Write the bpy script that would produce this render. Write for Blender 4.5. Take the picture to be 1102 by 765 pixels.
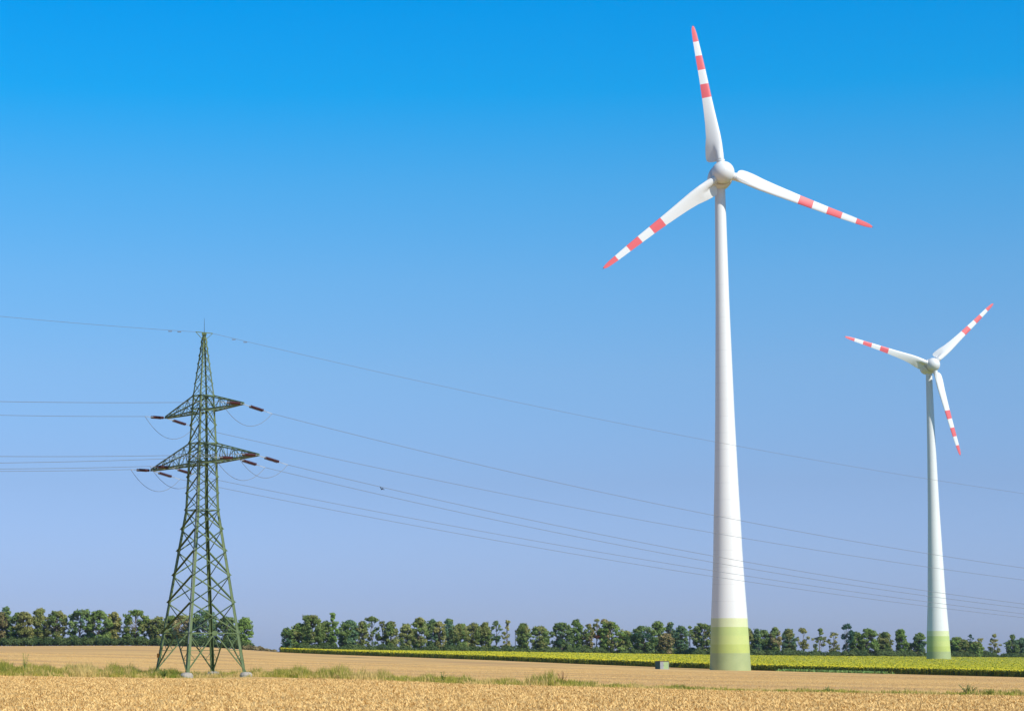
import bpy, math, random
import numpy as np
from mathutils import Vector, Matrix
R = math.radians
for o in list(bpy.data.objects): bpy.data.objects.remove(o)
S = bpy.context.scene
COL = S.collection
random.seed(7); rng = np.random.default_rng(7)

# ---------------------------------------------------------------- camera (eye level is z = 0)
F = 2280.0; CX = 416.0; CY = 382.5; PW = 1102.0
PITCH = math.atan(309.5 / F)
cam = bpy.data.cameras.new('camera'); cam.sensor_width = 36.0; cam.sensor_fit = 'HORIZONTAL'
cam.lens = 36.0 * F / PW; cam.shift_x = (551.0 - CX) / PW
cam.clip_start = 0.5; cam.clip_end = 20000
co = bpy.data.objects.new('camera', cam); COL.objects.link(co)
co.location = (0, 0, 0); co.rotation_euler = (R(90) + PITCH, 0, 0); S.camera = co

# ---------------------------------------------------------------- sky, sun, exposure
SUN_AZ = R(44)          # from -Y towards +X
SUN_EL = R(42)
sund = Vector((math.cos(SUN_EL)*math.sin(SUN_AZ), -math.cos(SUN_EL)*math.cos(SUN_AZ), math.sin(SUN_EL)))
W = bpy.data.worlds.new('World'); S.world = W; W.use_nodes = True
nt = W.node_tree; nt.nodes.clear()
out = nt.nodes.new('ShaderNodeOutputWorld'); bg = nt.nodes.new('ShaderNodeBackground')
sky = nt.nodes.new('ShaderNodeTexSky'); sky.sky_type = 'NISHITA'; sky.sun_disc = False
sky.sun_elevation = SUN_EL; sky.sun_rotation = math.atan2(sund.x, sund.y)
sky.air_density = 1.0; sky.dust_density = 0.6; sky.ozone_density = 2.5
tc = nt.nodes.new('ShaderNodeTexCoord'); sp = nt.nodes.new('ShaderNodeSeparateXYZ')
rp = nt.nodes.new('ShaderNodeValToRGB')
nt.links.new(tc.outputs['Generated'], sp.inputs[0]); nt.links.new(sp.outputs['Z'], rp.inputs[0])
SKY = [(0.0, (0.41, 0.51, 0.93)), (0.0225, (0.345, 0.445, 0.855)), (0.0746, (0.336, 0.419, 0.666)), (0.1269, (0.352, 0.504, 0.689)), (0.1703, (0.294, 0.564, 0.752)), (0.2131, (0.18, 0.605, 0.826)), (0.2553, (0.025, 0.627, 0.921)), (0.2954, (0, 0.622, 0.98)), (0.38, (0.0, 0.46, 0.8)), (0.6, (0.0, 0.34, 0.56))]
while len(rp.color_ramp.elements) < len(SKY): rp.color_ramp.elements.new(0.5)
for e, (p, c) in zip(rp.color_ramp.elements, SKY): e.position = p; e.color = (*c, 1)
mx = nt.nodes.new('ShaderNodeMix'); mx.data_type = 'RGBA'; mx.blend_type = 'MULTIPLY'; mx.inputs[0].default_value = 1.0
nt.links.new(sky.outputs[0], mx.inputs[6]); nt.links.new(rp.outputs[0], mx.inputs[7])
nt.links.new(mx.outputs[2], bg.inputs[0]); bg.inputs[1].default_value = 0.15
nt.links.new(bg.outputs[0], out.inputs[0])
sl = bpy.data.lights.new('sun', 'SUN'); sl.energy = 4.3; sl.angle = R(0.53); sl.color = (1.0, 0.94, 0.84)
so = bpy.data.objects.new('sun', sl); COL.objects.link(so); so.rotation_euler = sund.to_track_quat('Z', 'Y').to_euler()
S.view_settings.view_transform = 'Standard'; S.view_settings.look = 'None'
S.view_settings.gamma = 1.0; S.view_settings.exposure = 0.32
S.render.engine = 'CYCLES'

# ---------------------------------------------------------------- helpers
def ray(x, y):
    u = (x - CX) / F; v = (CY - y) / F
    return Vector((u, math.cos(PITCH) - v*math.sin(PITCH), math.sin(PITCH) + v*math.cos(PITCH)))
def at(x, y, Y):
    r = ray(x, y); return r * (Y / r.y)
def tag(o, label=None, cat=None, group=None, kind=None):
    if label: o['label'] = label
    if cat: o['category'] = cat
    if group: o['group'] = group
    if kind: o['kind'] = kind
    return o
def empty(name, loc, rz=0):
    o = bpy.data.objects.new(name, None); COL.objects.link(o); o.location = loc; o.rotation_euler = (0, 0, rz)
    o.empty_display_size = 0.5; return o
def mesh_obj(name, me, parent=None):
    o = bpy.data.objects.new(name, me); COL.objects.link(o)
    if parent: o.parent = parent
    return o
class MB:
    def __init__(s): s.v = []; s.f = []; s.m = []
    def add(s, vs, fs, m=0):
        n = len(s.v); s.v += [tuple(p) for p in vs]
        for f in fs: s.f.append(tuple(i + n for i in f)); s.m.append(m)
    def box(s, c, d, m=0, rot=None):
        vs = []
        for z in (-1, 1):
            for x, y in ((-1,-1),(1,-1),(1,1),(-1,1)):
                p = Vector((x*d[0]/2, y*d[1]/2, z*d[2]/2))
                if rot: p = rot @ p
                vs.append(p + Vector(c))
        s.add(vs, [(3,2,1,0),(4,5,6,7),(0,1,5,4),(1,2,6,5),(2,3,7,6),(3,0,4,7)], m)
    def bar(s, a, b, w, m=0, n=4):
        a = Vector(a); b = Vector(b); d = (b - a)
        if d.length < 1e-6: return
        d.normalize(); up = Vector((0,0,1)) if abs(d.z) < .95 else Vector((1,0,0))
        x = d.cross(up).normalized(); y = x.cross(d)
        vs = []
        for p in (a, b):
            for k in range(n):
                t = 2*math.pi*(k+.5)/n; vs.append(p + (x*math.cos(t) + y*math.sin(t))*w)
        s.add(vs, [tuple(range(n)), tuple(range(2*n-1, n-1, -1))] + [(k, n+k, n+(k+1)%n, (k+1)%n) for k in range(n)], m)
    def angle(s, a, b, w, inward, m=0):
        """steel angle profile, two thin flanges"""
        a = Vector(a); b = Vector(b); d = (b-a).normalized()
        x = (Vector(inward) - d*Vector(inward).dot(d)).normalized(); y = d.cross(x)
        t = w*0.18
        for (p, q) in ((x, y), (y, x)):
            vs = []
            for e in (a, b):
                vs += [e, e + p*w, e + p*w + q*t, e + q*t]
            s.add(vs, [(0,1,2,3),(7,6,5,4),(0,4,5,1),(1,5,6,2),(2,6,7,3),(3,7,4,0)], m)
    def brace(s, a, b, w, nrm, top, m=0):
        """angle profile lying on a lattice face, its second flange standing out along nrm at the upper or lower edge"""
        a = Vector(a); b = Vector(b); n = Vector(nrm).normalized(); d = (b-a).normalized()
        p = n.cross(d).normalized()
        if p.z > 0: p = -p
        if not top: p = -p
        a = a - p*w/2; b = b - p*w/2; t = w*.16
        for (u, v, lu, lv) in ((p, n, w, t), (p, n, t, w*(1.5 if top else .6))):
            vs = []
            for e in (a, b): vs += [e, e+u*lu, e+u*lu+v*lv, e+v*lv]
            s.add(vs, [(0,1,2,3),(7,6,5,4),(0,4,5,1),(1,5,6,2),(2,6,7,3),(3,7,4,0)], m)
    def tube(s, pts, r, n=6, m=0):
        pts = [Vector(p) for p in pts]; rs = r if isinstance(r, (list, tuple)) else [r]*len(pts)
        N = len(s.v); x = None
        for i, p in enumerate(pts):
            d = (pts[min(i+1, len(pts)-1)] - pts[max(i-1, 0)]).normalized()
            if x is None:
                up = Vector((0,0,1)) if abs(d.z) < .95 else Vector((1,0,0)); x = d.cross(up).normalized()
            else: x = (x - d*x.dot(d)).normalized()
            y = d.cross(x)
            for k in range(n):
                t = 2*math.pi*k/n; s.v.append(tuple(p + (x*math.cos(t)+y*math.sin(t))*rs[i]))
        for i in range(len(pts)-1):
            for k in range(n):
                a = N+i*n+k; b = N+i*n+(k+1)%n
                s.f.append((a, b, b+n, a+n)); s.m.append(m)
        s.f.append(tuple(N+k for k in range(n-1,-1,-1))); s.m.append(m)
        s.f.append(tuple(N+(len(pts)-1)*n+k for k in range(n))); s.m.append(m)
    def lathe(s, prof, n=24, M=None, m=0, mats=None):
        N = len(s.v)
        for (r, z) in prof:
            for k in range(n):
                t = 2*math.pi*k/n; p = Vector((r*math.cos(t), r*math.sin(t), z))
                if M: p = M @ p
                s.v.append(tuple(p))
        for i in range(len(prof)-1):
            for k in range(n):
                a = N+i*n+k; b = N+i*n+(k+1)%n
                s.f.append((a, b, b+n, a+n)); s.m.append(mats[i] if mats else m)
        s.f.append(tuple(N+k for k in range(n-1,-1,-1))); s.m.append(mats[0] if mats else m)
        s.f.append(tuple(N+(len(prof)-1)*n+k for k in range(n))); s.m.append(mats[-1] if mats else m)
    def build(s, name, mats, parent=None, smooth=False):
        me = bpy.data.meshes.new(name); me.from_pydata(s.v, [], s.f)
        for mt in (mats if isinstance(mats, (list, tuple)) else [mats]): me.materials.append(mt)
        me.polygons.foreach_set('material_index', s.m)
        if smooth: me.polygons.foreach_set('use_smooth', [True]*len(s.f))
        me.update(); return mesh_obj(name, me, parent)
def np_mesh(name, V, k, mats, midx=None):
    """V: (n*k,3) loose polygons of k corners"""
    V = np.asarray(V, dtype=np.float32); n = len(V)//k
    me = bpy.data.meshes.new(name); me.vertices.add(len(V)); me.vertices.foreach_set('co', V.ravel())
    me.loops.add(len(V)); me.loops.foreach_set('vertex_index', np.arange(len(V), dtype=np.int32))
    me.polygons.add(n); me.polygons.foreach_set('loop_start', np.arange(n, dtype=np.int32)*k)
    for mt in (mats if isinstance(mats, (list, tuple)) else [mats]): me.materials.append(mt)
    if midx is not None: me.polygons.foreach_set('material_index', np.asarray(midx, dtype=np.int32))
    me.update(calc_edges=True); return me

# ---------------------------------------------------------------- materials
def mat(name, col, rough=0.8, spec=0.3, col2=None, scale=4.0, detail=4.0, stretch=None, bump=0.0, bscale=None, metallic=0.0, contrast=(0.35, 0.65), objrand=0.0, coords='Object', trans=0.0, thirds=None):
    m = bpy.data.materials.new(name); m.use_nodes = True; t = m.node_tree
    b = t.nodes['Principled BSDF']; b.inputs['Roughness'].default_value = rough
    b.inputs['Specular IOR Level'].default_value = spec; b.inputs['Metallic'].default_value = metallic
    b.inputs['Base Color'].default_value = (*col, 1)
    L = t.links.new; src = None
    if col2 is not None or bump:
        co_ = t.nodes.new('ShaderNodeTexCoord'); mp = t.nodes.new('ShaderNodeMapping')
        L(co_.outputs[coords], mp.inputs[0])
        if stretch: mp.inputs['Scale'].default_value = stretch
        nz = t.nodes.new('ShaderNodeTexNoise'); nz.inputs['Scale'].default_value = scale; nz.inputs['Detail'].default_value = detail
        L(mp.outputs[0], nz.inputs['Vector'])
    if col2 is not None:
        cr = t.nodes.new('ShaderNodeValToRGB'); cr.color_ramp.elements[0].position = contrast[0]; cr.color_ramp.elements[1].position = contrast[1]
        cr.color_ramp.elements[0].color = (*col, 1); cr.color_ramp.elements[1].color = (*col2, 1)
        L(nz.outputs['Fac'], cr.inputs[0]); src = cr.outputs[0]
        if thirds:                                             # second, larger scale mix
            (c3, sc3, st3, amt) = thirds
            mp3 = t.nodes.new('ShaderNodeMapping'); L(co_.outputs[coords], mp3.inputs[0])
            if st3: mp3.inputs['Scale'].default_value = st3
            n3 = t.nodes.new('ShaderNodeTexNoise'); n3.inputs['Scale'].default_value = sc3; n3.inputs['Detail'].default_value = 3
            L(mp3.outputs[0], n3.inputs['Vector'])
            r3 = t.nodes.new('ShaderNodeMapRange'); r3.inputs[1].default_value = .42; r3.inputs[2].default_value = .62; r3.inputs[4].default_value = amt
            L(n3.outputs['Fac'], r3.inputs[0])
            m3 = t.nodes.new('ShaderNodeMix'); m3.data_type = 'RGBA'; L(r3.outputs[0], m3.inputs[0]); L(src, m3.inputs[6]); m3.inputs[7].default_value = (*c3, 1)
            src = m3.outputs[2]
        if objrand:
            oi = t.nodes.new('ShaderNodeObjectInfo'); mr = t.nodes.new('ShaderNodeMapRange')
            mr.inputs[3].default_value = 1-objrand; mr.inputs[4].default_value = 1+objrand
            L(oi.outputs['Random'], mr.inputs[0])
            hs = t.nodes.new('ShaderNodeHueSaturation'); L(mr.outputs[0], hs.inputs['Value']); L(src, hs.inputs['Color']); src = hs.outputs[0]
        L(src, b.inputs['Base Color'])
    if bump:
        n2 = t.nodes.new('ShaderNodeTexNoise'); n2.inputs['Scale'].default_value = bscale or scale; n2.inputs['Detail'].default_value = 5
        L(mp.outputs[0], n2.inputs['Vector'])
        bp = t.nodes.new('ShaderNodeBump'); bp.inputs['Strength'].default_value = 1.0; bp.inputs['Distance'].default_value = bump
        L(n2.outputs['Fac'], bp.inputs['Height']); L(bp.outputs[0], b.inputs['Normal'])
    if trans:
        o_ = [n for n in t.nodes if n.type == 'OUTPUT_MATERIAL'][0]
        tr = t.nodes.new('ShaderNodeBsdfTranslucent'); ms = t.nodes.new('ShaderNodeMixShader'); ms.inputs[0].default_value = trans
        if src: L(src, tr.inputs[0])
        else: tr.inputs[0].default_value = (*col, 1)
        L(b.outputs[0], ms.inputs[1]); L(tr.outputs[0], ms.inputs[2]); L(ms.outputs[0], o_.inputs['Surface'])
    return m

# ---------------------------------------------------------------- terrain height
PX = np.array([0, 214, 302, 540, 786, 1102.]); UU = (PX - CX)/F
YK = np.array([0, 80, 165, 200, 300, 450, 600, 800, 1000, 4000.])
ZT = np.array([[-2.4,-2.5,-2.68,-2.65,-2.2,-1.5,-1.15,-.95,-2.0,-9],
               [-2.4,-2.5,-2.85,-3.16,-3.05,-2.35,-1.7,-1.2,-2.2,-10],
               [-2.4,-2.55,-2.85,-3.05,-3.2,-3.1,-2.9,-3.0,-3.9,-16],
               [-2.4,-2.55,-3.05,-3.3,-4.0,-4.6,-4.8,-4.5,-5.0,-26],
               [-2.4,-2.6,-3.4,-3.75,-4.7,-5.85,-6.35,-6.1,-6.5,-30],
               [-2.4,-2.65,-3.72,-4.2,-5.6,-6.9,-7.4,-7.6,-7.8,-38]])
def _herm(xs, ys, x):
    """monotone-ish cubic through points, xs ascending; ys (n,...)"""
    n = len(xs); x = np.clip(x, xs[0], xs[-1]); i = np.clip(np.searchsorted(xs, x) - 1, 0, n-2)
    d = np.diff(ys, axis=0) / np.diff(xs)[:, None]
    mm = np.zeros_like(ys); mm[1:-1] = (d[:-1] + d[1:])/2; mm[0] = d[0]; mm[-1] = d[-1]
    h = (xs[1:]-xs[:-1])[i]; t = ((x - xs[i])/h)
    t = t[:, None]; h = h[:, None]
    return ((1+2*t)*(1-t)**2*ys[i] + t*(1-t)**2*h*mm[i] + t*t*(3-2*t)*ys[i+1] + t*t*(t-1)*h*mm[i+1])
_YD = np.concatenate([np.arange(0, 300, 10), np.arange(300, 1000, 25), np.arange(1000, 4001, 200)]).astype(float)
_ZD = _herm(YK, ZT.T, _YD)
_ZD = (_ZD + np.vstack([_ZD[:1], _ZD[:-1]]) + np.vstack([_ZD[1:], _ZD[-1:]]))/3
_UD = np.linspace(UU[0], UU[-1], 81); _ZD2 = _herm(UU, _ZD.T, _UD)      # (81, nY)
def gz(X, Y):
    X = np.asarray(X, float); Y = np.asarray(Y, float); sh = np.broadcast(X, Y).shape
    X = np.broadcast_to(X, sh).ravel(); Y = np.broadcast_to(Y, sh).ravel()
    Yc = np.clip(Y, 0, 4000); u = np.clip(X/np.maximum(Yc, 15), UU[0], UU[-1])
    fu = (u - _UD[0])/(_UD[1]-_UD[0]); iu = np.clip(fu.astype(int), 0, 79); fu = fu - iu
    iy = np.clip(np.searchsorted(_YD, Yc)-1, 0, len(_YD)-2); fy = (Yc-_YD[iy])/(_YD[iy+1]-_YD[iy])
    z = (_ZD2[iu,iy]*(1-fu)+_ZD2[iu+1,iy]*fu)*(1-fy) + (_ZD2[iu,iy+1]*(1-fu)+_ZD2[iu+1,iy+1]*fu)*fy
    return z.reshape(sh)
def gz1(X, Y): return float(gz(np.array([X]), np.array([Y]))[0])
def curve(pts): 
    a = [((p-CX)/F*Y, Y) for p, Y in pts]; return a
def fn(poly):
    xs = np.array([p[0] for p in poly]); ys = np.array([p[1] for p in poly])
    return lambda X: np.interp(X, xs, ys)
VF = fn([(-900, 190)] + curve([(0,178),(150,190),(214,195),(275,198),(400,172),(500,156),(800,144.5),(1102,133.5)]) + [(120, 115), (900, 105)])
VB = fn([(-900, 232)] + curve([(0,212),(214,222),(275,218),(500,175),(700,158),(1102,140)]) + [(120, 121), (900, 111)])
FE = fn([(-900, 790)] + curve([(0,772),(214,772),(288,752),(302,700),(540,600),(786,500),(1102,430)]) + [(250, 280), (900, 220)])
TL = fn([(-900, 800), (-60, 800), (-36, 790)] + curve([(540,862),(800,930),(1102,1050)]) + [(900, 1300)])
K = np.concatenate([np.linspace(-1.6, -.25, 14), np.linspace(-.23, .38, 160), np.linspace(.4, 1.8, 14)])
OFFY = 90.0
def cross(fun):
    """depth at which each column X = k (Y+90) meets the boundary Y = fun(X)"""
    lo = np.full(len(K), -60.0); hi = np.full(len(K), 3500.0)
    for _ in range(50):
        mid = (lo+hi)/2; s = mid - fun(K*(mid+OFFY)); hi = np.where(s > 0, mid, hi); lo = np.where(s > 0, lo, mid)
    return (lo+hi)/2
def strip(name, Ya, Yb, rows, material, lift=0.0, power=1.0):
    t = np.linspace(0, 1, rows+1)**power
    Y = Ya[None]*(1-t[:, None]) + Yb[None]*t[:, None]; X = K[None]*(Y+OFFY)
    Z = gz(X, Y) + lift; nc = len(K)
    me = bpy.data.meshes.new(name)
    v = np.stack([X, Y, Z], -1).reshape(-1, 3)
    f = [(r*nc+c, r*nc+c+1, (r+1)*nc+c+1, (r+1)*nc+c) for r in range(rows) for c in range(nc-1)]
    me.from_pydata(v.tolist(), [], f); me.materials.append(material)
    me.polygons.foreach_set('use_smooth', [True]*len(f)); me.update()
    o = mesh_obj(name, me); return tag(o, kind='structure')
c1 = cross(VF); c2 = np.maximum(cross(VB), c1+.5); c3 = np.maximum(cross(FE), c2+1); c4 = np.maximum(cross(TL), c3+2)
M_near = mat('straw_stubble_soil', (.24,.125,.035), .95, .1, (.80,.52,.20), 4.5, 8, None, .10, 3.0, contrast=(.33,.60), thirds=((.42,.25,.08), .09, None, .45))
M_mid = mat('harvested_field', (.52,.31,.115), .95, .1, (.70,.445,.16), 3.0, 7, (.35,1.0,1), .05, 4.0, contrast=(.30,.66), thirds=((.44,.265,.115), 1.0, (.004,.045,1), .9))
M_verge = mat('verge_ground', (.46,.32,.10), .95, .1, (.34,.31,.06), .8, 5, None, .1, 2.0)
M_crop_soil = mat('crop_soil', (.12,.09,.05), .95, .1, (.07,.09,.03), .5, 4)
M_far = mat('far_ground', (.20,.17,.08), .95, .1, (.28,.22,.10), .02, 4)
strip('near_field_ground', np.full(len(K), -60.0), c1, 40, M_near)
strip('verge_ground', c1, c2, 6, M_verge)
strip('harvested_field_ground', c2, c3, 40, M_mid, 0, 1.2)
strip('crop_ground', c3, c4, 20, M_crop_soil)
strip('distant_ground', c4, np.full(len(K), 3400.0), 40, M_far, 0, 1.5)

def cloud(n, umin, umax, ya, yb):
    """random ground points inside an azimuth wedge between two boundary functions"""
    Y = np.sqrt(rng.uniform(ya**2, yb**2, n)); X = rng.uniform(umin, umax, n)*Y
    return X, Y

# ---------------------------------------------------------------- straw stubble (loose stalks and chaff)
M_straw = mat('straw', (.84,.575,.24), .8, .25, (.50,.30,.10), 1.6, 4, None, contrast=(.35,.65))
def stubble(name, n, umin, umax, ya, yb, keep, h, w, lab, cat, spread=.12, blades=3):
    X, Y = cloud(n, umin, umax, ya, yb); k = keep(X, Y)
    X, Y = X[k], Y[k]; n = len(X)
    X = np.repeat(X, blades) + rng.normal(0, spread, n*blades); Y = np.repeat(Y, blades) + rng.normal(0, spread, n*blades)
    n = len(X); Z = gz(X, Y)
    hh = h*rng.uniform(.4, 1.25, n); a = rng.uniform(0, 2*np.pi, n); lean = rng.uniform(.1, 2.0, n)*hh; la = rng.uniform(0, 2*np.pi, n)
    w_ = w*rng.uniform(.6, 1.4, n)
    B = np.stack([X, Y, Z-.02], -1); d = np.stack([np.cos(a)*w_, np.sin(a)*w_, 0*a], -1)
    T = B + np.stack([np.cos(la)*lean, np.sin(la)*lean, hh+.02], -1)
    V = np.stack([B-d, B+d, T+d*.5, T-d*.5], 1).reshape(-1, 3)
    o = mesh_obj(name, np_mesh(name, V, 4, M_straw)); return tag(o, lab, cat, kind='stuff')
clump = lambda X, Y: (np.sin(X*2.7+np.sin(Y*1.7)*1.5)+np.sin(Y*3.1+np.cos(X*1.3)*2)+np.sin(X*.31+Y*.55)*.5+rng.normal(0, 1.3, len(X))) > .25
stubble('straw_stubble', 135000, -.21, .33, 62, 178, lambda X, Y: (Y < VF(X)-.2) & clump(X, Y), .10, .024,
        'pale golden straw stubble covering the near field up to the grassy strip', 'stubble')
stubble('field_stubble', 110000, -.21, .33, 135, 420, lambda X, Y: (Y > VB(X)+.5) & (Y < FE(X)-4), .045, .02,
        'short tan stubble in faint rows on the field behind the pylon', 'stubble', .5, 2)

# ---------------------------------------------------------------- grassy verge
M_grass = mat('green_grass', (.20,.235,.028), .7, .2, (.46,.385,.075), .5, 4, trans=.25, contrast=(.4,.6))
M_dry = mat('dry_grass', (.68,.48,.19), .8, .2, (.52,.39,.12), .8, 4, trans=.2)
HX = np.array([-60, 0, 8, 16, 60, 90, 120, 150, 200, 260, 300, 345, 390, 425, 445, 470, 490, 515, 560, 575, 588, 600, 615, 640, 700, 745, 780, 860, 885, 950, 975, 985, 1030, 1045, 1058, 1070, 1110])
HG = np.array([.8, .95, .95, .9, .75, 1.05, 1.0, .85, .55, .6, .75, .95, .95, .6, .35, .7, .5, .5, .45, .8, .95, .75, .55, .35, .35, .30, .24, .28, .35, .24, .45, .3, .35, .55, .5, .4, .3])*1.0
DX = np.array([-60, 740, 760, 870, 890, 900, 970, 985, 1000, 1025, 1060, 1110]); DD = np.array([1, 1, .6, .8, 1, .6, .8, 1, .7, .8, 1, .8])
def verge(name, n, material, green, lab, cat):
    X, Y = cloud(n, -.20, .32, 130, 226)
    px = CX + F*X/Y
    k = (Y > VF(X)-.4) & (Y < VB(X)+.6) & (rng.uniform(0, 1, n) < np.interp(px, DX, DD))
    pat = np.sin(px*.105+1.0)*.6 + np.sin(px*.043+.4)*.8 + np.sin(px*.31)*.35 + rng.normal(0, .55, n) + .05
    mid = 1 - np.abs((Y - VF(X))/(VB(X)-VF(X))*2 - 1)
    k &= (pat + mid*.8 > .35) if green else (pat + mid*.4 < .95)
    X, Y, px = X[k], Y[k], px[k]; n = len(X)
    H = np.interp(px, HX, HG)*rng.uniform(.5, 1.1, n)*(1 + .35*np.sin(px*.21)*np.sin(px*.071))
    m_ = 1 - np.abs((Y - VF(X))/(VB(X)-VF(X))*2 - 1); H *= .45 + .65*np.sqrt(np.clip(m_, 0, 1))
    if not green: H *= .9
    nb = 14
    X = np.repeat(X, nb)+rng.normal(0, .16, n*nb); Y = np.repeat(Y, nb)+rng.normal(0, .16, n*nb); H = np.repeat(H, nb)*rng.uniform(.4, 1.15, n*nb)
    n = len(X); Z = gz(X, Y); a = rng.uniform(0, 2*np.pi, n); la = rng.uniform(0, 2*np.pi, n); ln = rng.uniform(.05, .45, n)*H
    w_ = rng.uniform(.012, .03, n)
    B = np.stack([X, Y, Z-.03], -1); d = np.stack([np.cos(a)*w_, np.sin(a)*w_, 0*a], -1)
    Mi = B + np.stack([np.cos(la)*ln*.35, np.sin(la)*ln*.35, H*.6], -1); T = B + np.stack([np.cos(la)*ln, np.sin(la)*ln, H], -1)
    q1 = np.stack([B-d, B+d, Mi+d*.8, Mi-d*.8], 1); q2 = np.stack([Mi-d*.8, Mi+d*.8, T+d*.15, T-d*.15], 1)
    V = np.concatenate([q1.reshape(-1, 3), q2.reshape(-1, 3)])
    return tag(mesh_obj(name, np_mesh(name, V, 4, material)), lab, cat, kind='stuff')
verge('green_grass', 34000, M_grass, True, 'tall green and yellowing grass growing along the strip between the two stubble fields', 'grass')
verge('dry_grass', 22000, M_dry, False, 'straw coloured dry grass mixed into the strip under the pylon', 'dry grass')

def leafy(name, base, h, spread, nleaf, size, mats, label, cat, stems=5, group=None, upright=.3, seed=1):
    """small standing plant: stems and leaves"""
    r = random.Random(seed); root = empty(name, base); tag(root, label, cat, group)
    st = MB(); lf = MB()
    for i in range(stems):
        a = r.uniform(0, 6.28); l = h*r.uniform(.65, 1) if i else h; sp_ = spread*r.uniform(.2, 1)
        top = Vector((math.cos(a)*sp_, math.sin(a)*sp_, l)) if i else Vector((0.05, 0, l))
        pts = [Vector((0,0,-.05)), top*.5 + Vector((0,0,.05*h)), top]
        st.tube(pts, [.02, .014, .008], 4)
        for j in range(nleaf//stems):
            t = r.uniform(.25, 1.0); p = pts[0].lerp(top, t) if t > .5 else pts[0].lerp(pts[1], t*2)
            b = r.uniform(0, 6.28); s_ = size*(1.15-.6*t)*r.uniform(.7, 1.2)
            d = Vector((math.cos(b), math.sin(b), r.uniform(-.2, .6))).normalized(); w = d.cross(Vector((0,0,1))).normalized()*s_*.3
            lf.add([p, p+d*s_*.5+w, p+d*s_+Vector((0,0,-.1*s_)), p+d*s_*.5-w], [(0,1,2,3)])
    st.build('stem', mats[1], root); lf.build('foliage', mats[0], root); return root
M_weed = mat('weed_leaf', (.16,.30,.03), .6, .3, (.24,.36,.05), 3.0, 3, trans=.3)
M_weedstem = mat('weed_stem', (.20,.26,.06), .7, .2)
M_brush = mat('dead_weed', (.26,.13,.06), .9, .1, (.42,.24,.12), 3.0, 3)
def gp(px, Y): X = (px-CX)/F*Y*1.0; return (X, Y, gz1(X, Y))
leafy('tall_weed', gp(31, 192), 1.9, .35, 60, .32, (M_weed, M_weedstem), 'tall bright green weed standing above the grass at the far left', 'weed', seed=3)
leafy('leafy_weed', gp(476, 164), .85, .3, 40, .34, (M_weed, M_weedstem), 'bright green broad leaved weed in the grass strip left of the dead bush', 'weed', seed=5)
leafy('dead_bush', gp(603, 160), 1.1, .5, 130, .16, (M_brush, M_brush), 'reddish brown dead bush with seed heads in the grass strip', 'bush', stems=11, seed=6)
M_dk = mat('dark_weed_leaf', (.06,.13,.04), .6, .3, (.10,.18,.05), 3.0, 3, trans=.2)
leafy('dark_shrub', gp(179, 182), .85, .45, 160, .22, (M_dk, M_weedstem), 'dark green bushy weed just left of the pylon front foot', 'shrub', stems=12, seed=8)
leafy('small_weed', gp(885, 143), .5, .25, 50, .15, (M_dk, M_weedstem), 'small dark green weed on the thin verge right of the big turbine', 'weed', stems=7, seed=9)
leafy('low_bush', gp(1058, 137), .45, .35, 110, .15, (M_grass, M_weedstem), 'low rounded green bush at the right end of the thin verge', 'bush', stems=12, seed=10)
leafy('verge_bush', gp(1034, 139.5), .7, .8, 150, .18, (M_dk, M_weedstem), 'wide flat green weed patch on the verge below the small turbine', 'bush', stems=14, seed=11)

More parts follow.
